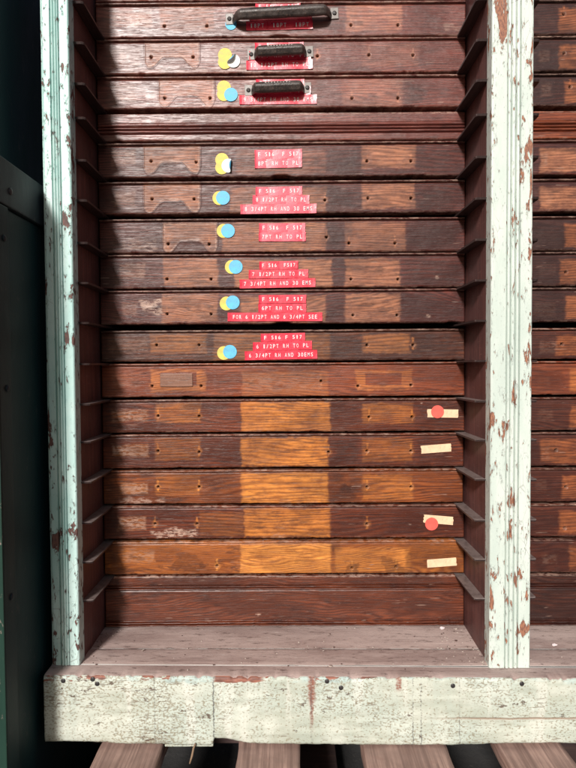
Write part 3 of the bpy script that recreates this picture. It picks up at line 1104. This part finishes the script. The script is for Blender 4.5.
WEAR = {
    0: [P('patch', 163, 215, -30, -5, .5)],
    1: [P('ghost', 112, 152, 11, 27, .6), P('patch', 160, 214, 5, 31, .5), P('patch', 346, 402, 5, 31, .7), P('grime', 415, 445, 4, 36, .35), P('grime', 326, 338, 6, 34, .5),
        Hh(164.5, 26), Hh(207, 26), Hh(351, 25), Hh(398, 25), P('scrape', 445, 462, 24, 31, .4)],
    2: [P('ghost', 110, 140, 48, 68, .4), P('pull', 145, 199, 43, 67, .62), P('patch', 362, 418, 43, 66, .25), Hh(151, 57), Hh(193, 57), Hh(369, 55), Hh(413, 55), Hh(317.5, 56),
        P('scrape', 160, 330, 68, 73, .3), P('grime', 418, 426, 50, 64, .4)],
    3: [P('ghost', 112, 136, 84, 102, .5), P('pull', 159, 214, 79, 106, .65), P('patch', 342, 402, 80, 106, .45), Hh(164.5, 98), Hh(210, 98), Hh(352, 98), Hh(398, 98),
        P('grime', 405, 425, 80, 104, .7), P('grime', 108, 120, 80, 106, .4)],
    4: [P('grime', 100, 125, 114, 141, .3)],
    5: [P('ghost', 112, 136, 150, 165, .5), Dn(133, 153, .002), P('pull', 144, 200, 146, 173, .68), P('patch', 362, 415, 146, 168, .72), P('patch', 236, 326, 150, 174, .25), Hh(151, 161), Hh(196, 162), Hh(367, 161), Hh(411, 161),
        P('grime', 325, 360, 150, 176, .5), P('grime', 415, 450, 150, 176, .45)],
    6: [P('ghost', 115, 135, 192, 206, .6), P('pull', 144, 200, 184, 212, .75), P('patch', 362, 415, 184, 208, .72), P('patch', 230, 326, 188, 212, .5), Hh(152, 199), Hh(194, 199), Hh(368, 198), Hh(411, 198), Hh(325, 200),
        P('grime', 326, 356, 186, 212, .5), P('grime', 416, 450, 186, 212, .5), P('grime', 204, 218, 186, 212, .3)],
    7: [P('pull', 163, 217, 223, 252, .6), P('patch', 345, 406, 222, 250, .5), P('patch', 222, 326, 223, 251, .62), Hh(168, 244), Hh(209, 244), Hh(349, 243), Hh(395, 243), Hh(326.5, 237),
        P('grime', 326, 344, 223, 251, .6), P('grime', 405, 460, 223, 251, .45), P('scrape', 120, 158, 238, 250, .3)],
    8: [P('ghost', 120, 145, 264, 278, .6), P('patch', 163, 218, 259, 286, .75), P('patch', 345, 400, 259, 286, .72), P('patch', 234, 332, 260, 287, .85), Hh(167, 279), Hh(211, 279), Hh(351, 279), Hh(398, 279),
        Dn(437, 277, .003), P('grime', 404, 460, 260, 287, .4)],
    9: [P('ghost', 122, 138, 302, 316, .3), P('patch', 162, 218, 294, 322, .68), P('patch', 345, 400, 294, 322, .7), P('patch', 240, 326, 296, 322, .7), Hh(167, 314), Hh(211, 314), Hh(353, 315), Hh(397, 315),
        P('scrape', 140, 160, 300, 312, .8), Dn(428, 316, .003), P('grime', 402, 460, 296, 322, .4), P('grime', 326, 344, 296, 322, .4)],
    10: [P('ghost', 108, 148, 338, 352, .25), P('patch', 150, 206, 334, 353, .6), P('patch', 214, 330, 334, 360, .5), P('patch', 362, 410, 334, 353, .6), Hh(156.5, 345), Hh(199, 345), Hh(367, 345), Hh(413, 345),
         P('grime', 330, 362, 334, 360, .5), P('grime', 412, 464, 334, 360, .45), P('grime', 195, 216, 334, 360, .3)],
    11: [P('frame', 151, 206, 370, 391, .9), P('patch', 242, 328, 371, 396, .45), P('frame', 356, 411, 371, 390, .75), P('ghost', 242, 322, 374, 390, .35), Hh(152, 386), Hh(201, 386), Hh(358, 386), Hh(411, 385), Hh(321, 381), P('ghost', 112, 140, 374, 388, .25)],
    12: [P('ghost', 112, 148, 410, 421, .7), P('patch', 155, 201, 403, 423, .40), P('patch', 241, 330, 402, 430, .95), P('patch', 362, 413, 403, 423, .38), Hh(158, 416), Hh(199, 416), Hh(369, 417), Hh(412, 417),
         P('grime', 415, 464, 403, 431, .5), P('grime', 330, 345, 403, 431, .4), Dn(421.5, 403, .0016)],
    13: [P('ghost', 112, 148, 445, 456, 1.0), P('patch', 155, 200, 438, 460, .30), P('patch', 241, 328, 438, 466, .9), P('patch', 362, 413, 438, 462, .34), Hh(158, 451), Hh(199, 452), Hh(367, 451), Hh(411, 451), Hh(328.5, 452),
         P('grime', 330, 362, 438, 467, .55), P('grime', 415, 450, 438, 467, .5)],
    14: [P('ghost', 120, 148, 483, 494, .8), P('patch', 155, 200, 474, 496, .18), P('patch', 241, 328, 473, 503, .85), P('patch', 362, 413, 474, 500, .32), Hh(158, 487), Hh(199, 487), Hh(367, 487), Hh(411, 487),
         P('grime', 330, 362, 473, 503, .55), P('grime', 104, 118, 472, 503, .5), P('scrape', 120, 165, 499, 504, .6), P('grime', 205, 240, 473, 503, .25)],
    15: [P('ghost', 118, 146, 517, 530, .8), P('patch', 244, 330, 509, 537, .85), P('patch', 200, 244, 512, 536, .25), Hh(155, 524), Hh(197, 524), Hh(367, 524), Dn(410, 524, .0016),
         P('scrape', 150, 196, 530, 537, 1.0), P('scrape', 262, 300, 536, 539, .35), P('grime', 330, 464, 509, 538, .35), P('grime', 104, 122, 508, 538, .5)],
    16: [P('ghost', 122, 155, 550, 562, .5), P('patch', 240, 331, 544, 573, .85), P('patch', 335, 410, 548, 572, .40), Hh(352, 568), Hh(396, 567), Hh(217, 566), P('grime', 345, 360, 561, 574, .55, .004), P('grime', 386, 405, 560, 573, .55, .004), P('grime', 160, 236, 566, 569, .5, .003), P('grime', 130, 200, 556, 558, .4, .003), P('grime', 331, 336, 546, 574, .6), P('grime', 400, 464, 545, 574, .45), P('grime', 104, 124, 544, 574, .55)],
}

# red embossed tapes: (x0, x1, y0, y1, text or None, tilt degrees)
TAPES = {
    1: [(256, 300, 3.6, 10.5, 'F 516 F 517', 0), (250, 311, 11.5, 20.5, '16PT RH TO PL', -1), (247, 312, 21.3, 30.0, '18PT  18PT  18PT', -1)],
    2: [(255.5, 303, 43.2, 50.7, 'F 516 F 517', -.6), (250, 310, 51.2, 60.2, '10PT RH TO PL', -.6), (247, 312, 60.8, 69.6, '10 1/2PT RH TO PL', -.6)],
    3: [(256.5, 304, 79.8, 86.6, 'F 516 F 517', 0), (248, 310, 86.9, 95.2, '9PT RH TO PL', 0), (240, 316, 95.5, 104.4, '9 3/4PT RH AND 30 EMS', 0)],
    5: [(255, 301.5, 150, 158.9, 'F 516  F 517', -.8), (255, 301.5, 159.1, 168, '8PT RH TO PL', -.8)],
    6: [(256, 302, 187, 195.4, 'F 516  F 517', -.5), (253, 309, 195.6, 204.2, '8 1/2PT RH TO PL', .3), (241, 316, 204.4, 213.7, '8 3/4PT RH AND 30 EMS', -.3)],
    7: [(259.5, 305, 223.5, 232.3, 'F 516  F 517', 0), (259, 305.5, 232.5, 241.4, '7PT RH TO PL', 0)],
    8: [(259.5, 298, 261.4, 269.4, 'F 516  F517', -.8), (249, 308, 269.8, 278.4, '7 1/2PT RH TO PL', -.3), (240, 315, 279, 287.8, '7 3/4PT RH AND 30 EMS', -.8)],
    9: [(259, 306, 295, 303.4, 'F 516  F 517', 0), (258.5, 306, 303.9, 312.4, '6PT RH TO PL', .2), (228, 322, 312.6, 321.2, 'FOR 6 1/2PT AND 6 3/4PT SEE', .2)],
    10: [(261, 305, 333.3, 341.4, 'F 516 F 517', -1), (253, 312, 341.6, 350.3, '6 1/2PT RH TO PL', -1.2), (245, 317, 350.6, 359.4, '6 3/4PT RH AND 30EMS', -.8)],
}
# paper dots: (x, y, radius px, material, curl)
DOTS = {
    1: [(231, 24.5, 5.5, 'blue', None)],
    2: [(225, 55.4, 6.8, 'yellow', None), (225, 62.4, 6.8, 'yellow', None), (233.4, 61.3, 6.6, 'blue', (R(135), .05))],
    3: [(224, 87.8, 6.8, 'yellow', None), (224, 94.4, 6.8, 'yellow', None), (231, 95, 6.6, 'blue', None)],
    5: [(222, 160, 6.6, 'yellow', None), (222, 167.8, 6.6, 'yellow', None), (228.5, 166, 6.8, 'blue', (R(-5), .05))],
    6: [(219.4, 198.2, 6.8, 'yellow', None), (223, 198, 6.8, 'blue', None)],
    7: [(223.6, 231, 6.8, 'yellow', None), (228, 231, 6.8, 'blue', None)],
    8: [(231.8, 267, 6.8, 'yellow', None), (235.8, 267, 6.8, 'blue', None)],
    9: [(226.6, 303.5, 6.8, 'yellow', None), (232.8, 302.5, 6.8, 'blue', None)],
    10: [(224, 353, 6.8, 'yellow', None), (230, 351.8, 6.8, 'blue', None)],
}
MASK = {12: (427.2, 458, 408.8, 417.9, 1.2), 13: (420.8, 451.2, 443.4, 453.6, -4), 15: (423.3, 453, 514.2, 525, 5), 16: (426.8, 456.6, 557.2, 567.6, -4)}
RED = {12: (437.2, 411.6, 6.4), 15: (431.3, 523.6, 6.5)}

LABELS = {
    0: 'top left bay drawer cut off by the upper edge above the long handled one',
    1: 'drawer with the long black bar handle over red tape ending 18PT 18PT 18PT',
    2: 'drawer with short black handle over red tape reading 10 1/2PT RH TO PL',
    3: 'lower drawer with short black handle, directly above the shallow grooved moulding',
    4: 'shallow handleless drawer front with horizontal grooves, below the lower short handle',
    5: 'drawer with two red tapes reading 8PT RH TO PL and a curled blue dot',
    6: 'drawer with three red tapes, the lowest reading 8 3/4PT RH AND 30 EMS',
    7: 'drawer with two red tapes reading 7PT RH TO PL and flat blue dot',
    8: 'drawer with three red tapes, the lowest reading 7 3/4PT RH AND 30 EMS',
    9: 'drawer with long red tape reading FOR 6 1/2PT AND 6 3/4PT SEE',
    10: 'lowest red taped drawer, its tape reading 6 3/4PT RH AND 30EMS',
    11: 'plain reddish drawer with small blank plate in an amber ghost outline',
    12: 'brown drawer with red dot on the left half of its masking tape, higher of two',
    13: 'brown drawer with bare masking tape, between the red dotted drawer and a tapeless one',
    14: 'amber brown drawer without tape or dot, between taped drawers near the bottom',
    15: 'brown drawer with red dot on tilted masking tape, second from the bottom',
    16: 'lowest amber drawer with dark swirling grain and bare masking tape',
}

X0, X1 = .0010, .4620


def zrow(i):
    return W(160, ROWS[i][1])[1], W(160, ROWS[i][0])[1]


for i, (yt, yb, pal_n, cath) in enumerate(ROWS):
    z0, z1 = zrow(i)
    xo = {14: -.0015, 13: -.001}.get(i, 0)
    root = empty('drawer', ((X0 + X1) / 2, 0, z0))
    cx = (X0 + X1) / 2
    tag(root, LABELS[i], 'drawer', 'drawers of the left bay')
    b, d, p = PAL[pal_n]
    mat = drawer_wood('stained_oak', b, d, p, i * 1.7 + .3, cath, .37 if i < 5 else .38, .48 if i < 5 else .32)
    me = drawer_mesh(z0, z1, WEAR.get(i, []), i * 5 + 2, X0, X1 + xo, notch=W(280, 37)[0] if i in (1, 5, 9) else None, style='moulded' if i == 4 else 'face')
    fr = link('front', me, mat, root)
    fr.location = (-cx, 0, -z0)

    def loc(px, py):
        a, z = W(px, py); return a - cx, z - z0
    for q, (xa, xb, ya, yb2, txt, tilt) in enumerate(TAPES.get(i, [])):
        a, zt = loc((xa + xb) / 2, (ya + yb2) / 2)
        w = (xb - xa) * .001268; h = (yb2 - ya) * .001268
        t = put('embossed_tape', strip_bm(w, h, .0006, i * 7 + q, .0003, .0006), M['redfaded' if i in (5, 6, 7) else 'red'], root, a, -.0003, zt, R(-tilt) * -1)
        tm = text_bm(txt, w * (.90 if len(txt) > 12 else .88), h * .45)
        o = put('lettering', tm, M['white'], t, 0, -.00085, 0)
    for q, (x, y, r, mt, curl) in enumerate(DOTS.get(i, [])):
        a, z = loc(x, y)
        o = put('dot_sticker', dot_bm(r * .001268, .00025, curl, q), M[mt], root, a, -.0005 - .0003 * q, z, smooth=False)
        if curl:
            o.data.materials.append(M['curl'])
            s = o.modifiers.new('thick', 'SOLIDIFY'); s.thickness = .00012; s.offset = 1; s.material_offset = 1
    if i in MASK:
        xa, xb, ya, yb2, tilt = MASK[i]
        a, z = loc((xa + xb) / 2, (ya + yb2) / 2)
        hh = {12: 8.2, 13: 8.0, 15: 8.2, 16: 8.2}[i]
        put('masking_tape', strip_bm((xb - xa) * .00126, hh * .00127, .0002, i, .0006, .0002), M['masking'], root, a, -.0005, z, R(tilt))
    if i in RED:
        x, y, r = RED[i]
        a, z = loc(x, y)
        put('dot_sticker', dot_bm(r * .001268), M['reddot'], root, a, -.0016, z)
    if i == 11:
        a, z = loc(176.5, 380.2)
        bm = bmesh.new(); box_bm(bm, -.0205, .0205, -.0012, .0002, -.0082, .0082)
        mt = drawer_wood('plate_wood', (.26, .12, .075), (.17, .07, .04), (.3, .14, .08), 77, .3, .4)
        o = bm_obj('name_plate', bm, mt, root, .0004)
        o.location = (a, -.0002, z)
    if i == 1:
        a, z = loc(282, 18.2); handle(root, a, z, .1235, R(-2.6), depth=.0190, bar_h=.0135)
    if i == 2:
        a, z = loc(280.3, 55); handle(root, a, z, .0655, R(-2.4), depth=.0175, bar_h=.0130)
    if i == 3:
        a, z = loc(278, 91); handle(root, a, z, .0665, R(-2.0), depth=.0175, bar_h=.0130)

# second bay: the same run of drawers, seen only at their left ends
RP = ['dark', 'dark', 'dark', 'dark', 'rust', 'plum', 'plum', 'dark', 'dark', 'dark', 'darkred', 'rust', 'darkred', 'darkred', 'darkred', 'darkred', 'darkred']
rgh = random.Random(17)
RPAT = {  # left patch start px, holes (x, y)
    0: (559, []), 1: (559, [(564, 14)]), 2: (559, [(564, 53)]), 3: (565, [(570, 87)]), 5: (540, []), 6: (540, []), 7: (565, []), 8: (560, [(566, 272)]), 9: (566, []),
    10: (556, [(562, 344)]), 11: (570, []), 12: (570, []), 13: (540, [(556, 450)]), 14: (562, [(566, 487)]), 15: (559, [(565, 528)]), 16: (570, [])}
SIDE = {
    0: 'right bay drawer cut off by the upper picture edge, beside the cream post',
    1: 'dark drawer right of the cream post, level with the long handled drawer',
    2: 'dark drawer right of the cream post, level with the upper short handled drawer',
    3: 'dark drawer right of the cream post, level with the lower short handled drawer',
    4: 'shallow grooved drawer front right of the cream post, level with the left bay grooved one',
    5: 'dark drawer right of the cream post, level with the curled blue dot',
    6: 'dark drawer right of the cream post, level with the 8 3/4PT tape drawer',
    7: 'dark drawer right of the cream post, level with the 7PT tape drawer',
    8: 'dark drawer with orange worn spot, right of the post, level with 7 3/4PT tape',
    9: 'dark drawer right of the cream post, level with the FOR 6 1/2PT tape',
    10: 'dark drawer right of the cream post, level with the lowest red taped drawer',
    11: 'reddish plain drawer right of the cream post, level with the blank plate drawer',
    12: 'dark drawer right of the cream post, level with the higher red dot',
    13: 'worn drawer right of the post, level with the tape between the two red dots',
    14: 'dark drawer right of the cream post, level with the tapeless amber drawer',
    15: 'dark drawer with orange scuffs right of the post, level with the lower red dot',
    16: 'lowest dark drawer right of the post, level with the swirling grain drawer',
}
for i, (yt, yb, _, cath) in enumerate(ROWS):
    z0, z1 = zrow(i)
    xa, xb = RX + X0, RX + X1
    cx = (xa + xb) / 2
    root = empty('drawer', (cx, 0, z0))
    tag(root, SIDE[i], 'drawer', 'drawers of the right bay')
    b, d, p = PAL[RP[i]]
    mat = drawer_wood('stained_oak', b, d, p, i * 2.3 + 40, cath, .42, .35)
    sp = []
    ym = (yt + yb) / 2
    if i in RPAT:
        x_, hs = RPAT[i]
        sp.append(P('patch', x_, x_ + 52, yt + 5, yb - 6, .75))
        sp += [P('ghost', 536 + rgh.uniform(-3, 6), 549 + rgh.uniform(-3, 9), ym - rgh.uniform(3, 9), ym + rgh.uniform(3, 9), rgh.uniform(0, .4)), P('grime', 500, x_ - 4, yt + 3, yb - 2, .35)]
        sp += [Hh(*q) for q in hs]
        sp.append(P('patch', x_ + 90, x_ + 180, yt + 5, yb - 4, .7))
        sp.append(P('patch', x_ + 210, x_ + 262, yt + 5, yb - 6, .6))
    me = drawer_mesh(z0, z1, sp, i * 5 + 203, xa, xb, dx=.0011, style='moulded' if i == 4 else 'face')
    fr = link('front', me, mat, root)
    fr.location = (-cx, 0, -z0)

# fixed base panels under the lowest runners
for bay, pal_n in ((0, 'rust'), (1, 'darkred')):
    b, d, p = PAL[pal_n]
    b = tuple(q * .62 for q in b); d = tuple(q * .5 for q in d)
    mat = drawer_wood('stained_oak', b, d, p, 61 + bay * 7, 1.0, .4)
    zt = W(160, 576.6)[1]
    sp = [P('scrape', 240, 262, 596, 604, .0), Dn(258, 615, .0035), Dn(340, 604, .0013)] if bay == 0 else []
    me = drawer_mesh(-.3349 - .001 * bay, zt, sp, 71 + bay, bay * RX + .0006, bay * RX + .4624, style='base')
    me.name = 'base_panel'
    o = link('base_panel', me, mat, cab); o.location = -CO + Vector((0, .0012, 0))

# flakes of old paint lying on the floor boards
for (fx, fy), sz, lab in (((.432, -.006), .0026, 'pale paint flake on the floor at the back right corner of the left bay'), ((.556, -.046), .0030, 'white paint flake on the right bay floor beside the cream post')):
    bm = bmesh.new()
    rg = random.Random(int(fx * 1000))
    ring = [bm.verts.new((sz * rg.uniform(.6, 1) * math.cos(a) * 1.5, sz * rg.uniform(.4, .8) * math.sin(a), .0012 + rg.uniform(0, .0016))) for a in [2 * math.pi * q / 9 for q in range(9)]]
    bm.faces.new(ring)
    r = bmesh.ops.extrude_face_region(bm, geom=bm.faces[:])
    for v in r['geom']:
        if isinstance(v, bmesh.types.BMVert): v.co.z -= .0008
    o = bm_obj('paint_flake', bm, M['white'])
    o.location = (fx, fy, float(floor_z(fx, fy)) + .0002)
    tag(o, lab, 'paint flake', 'paint flakes on the floor')

# crumbs of paint and wood dust in the corners and along the joints
rg = random.Random(21)
bm = bmesh.new()
for q in range(130):
    r_ = rg.random()
    if r_ < .45:
        x = .462 - abs(rg.gauss(0, .022)); y = rg.uniform(-.085, -.004)
    elif r_ < .7:
        x = rg.uniform(.0, .46); y = rg.choice((-.0505, -.0865, -.004)) + rg.gauss(0, .003)
    elif r_ < .82:
        x = .002 + abs(rg.gauss(0, .012)); y = rg.uniform(-.085, -.004)
    else:
        x = rg.uniform(.0, .56); y = rg.uniform(-.108, -.004)
        if x > .46: x = max(x, .512)
    if x < .001 or x > .462 and x < .51: continue
    y = min(y, -.002)
    sz = rg.uniform(.0004, .0013) * (1.6 if rg.random() < .1 else 1)
    vs = []
    a0 = rg.uniform(0, 6.28)
    z = float(floor_z(x, y)) + .0003
    top = [bm.verts.new((x + sz * rg.uniform(.6, 1.3) * math.cos(a0 + t), y + sz * rg.uniform(.5, 1) * math.sin(a0 + t), z + sz * rg.uniform(.2, .5))) for t in (0, 1.2, 2.5, 3.8, 5.0)]
    bt = [bm.verts.new((v.co.x, v.co.y, z - .0004)) for v in top]
    bm.faces.new(top)
    for t in range(5):
        bm.faces.new((top[t], bt[t], bt[(t + 1) % 5], top[(t + 1) % 5]))
kk = NT('paint_and_wood_crumbs')
nn = kk.noise(kk.coord(), 140, 2, .5)
cc = kk.mix(kk.ramp(nn, .44, .50), (.10, .06, .05), (.40, .34, .30))
o = bm_obj('crumbs', bm, kk.set(color=cc, rough=.8))
tag(o, 'scattered crumbs of paint and wood dust on the floor boards of the cabinet', 'crumbs', kind='stuff')

# ------------------------------------------------------------------ dark green neighbour on the left
nb = empty('metal_cupboard', (-.20, 0, -.565))
tag(nb, 'dark green metal cupboard with a grey side rail, left of the mint post', 'cupboard')
NO = Vector((-.20, 0, -.565))


def nbox(name, b, mat, bevel=.0012):
    bm = bmesh.new(); box_bm(bm, *b)
    o = bm_obj(name, bm, mat, nb, bevel); o.location = -NO
    return o


NX = -.0345
nbox('body', (-.45, NX - .004, -.178, .20, -.55, .157), M['green'])
nbox('rail', (-.45, NX, -.183, .20, .158, .203), M['greyrail'])
nbox('stile', (-.054 - .02, NX - .0004, -.1844, -.160, -.56, .157), M['green'])
nbox('front_frame', (-.45, NX - .0001, -.1865, -.1847, -.56, .150), M['greenworn'])
nbox('upper_body', (-.45, -.064, -.145, .20, .2035, ZT), M['green'])
for z in (.125, -.02, -.225):
    bm = bmesh.new()
    bmesh.ops.create_uvsphere(bm, u_segments=14, v_segments=8, radius=.0034)
    for v in bm.verts: v.co = Vector((v.co.x * .5 + NX, v.co.y - .170, v.co.z + z))
    o = bm_obj('bolt', bm, M['greyrail'], nb, smooth=True); o.location = -NO
bm = bmesh.new()
bmesh.ops.create_uvsphere(bm, u_segments=14, v_segments=8, radius=.0036)
for v in bm.verts: v.co = Vector((v.co.x * .5 + NX + .0002, v.co.y - .156, v.co.z + .174))
o = bm_obj('bolt', bm, M['screw'], nb, smooth=True); o.location = -NO

# ------------------------------------------------------------------ light
AZ, EL = R(15), R(27)
sd = bpy.data.lights.new('sun', 'SUN')
sd.energy = 5.0
sd.angle = R(8)
sd.color = (1.0, .95, .91)
sun = bpy.data.objects.new('sun', sd)
col.objects.link(sun)
dirv = Vector((math.sin(AZ) * math.cos(EL), math.cos(AZ) * math.cos(EL), -math.sin(EL)))
sun.rotation_euler = dirv.to_track_quat('-Z', 'Y').to_euler()
sun.location = (-1, -3, 2)

w = bpy.data.worlds.new('World')
scene.world = w
w.use_nodes = True
nt = w.node_tree
bg = nt.nodes['Background']
sky = nt.nodes.new('ShaderNodeTexSky')
sky.sky_type = 'NISHITA'
sky.sun_disc = False
sky.sun_elevation = EL
sky.sun_rotation = math.pi + AZ
sky.air_density = 1.0
sky.dust_density = 4.0
sky.ozone_density = 1.0
nt.links.new(sky.outputs[0], bg.inputs[0])
bg.inputs[1].default_value = .065

vs = scene.view_settings
vs.view_transform = 'Standard'
vs.look = 'None'
vs.gamma = 1
vs.use_curve_mapping = False
vs.exposure = -0.08
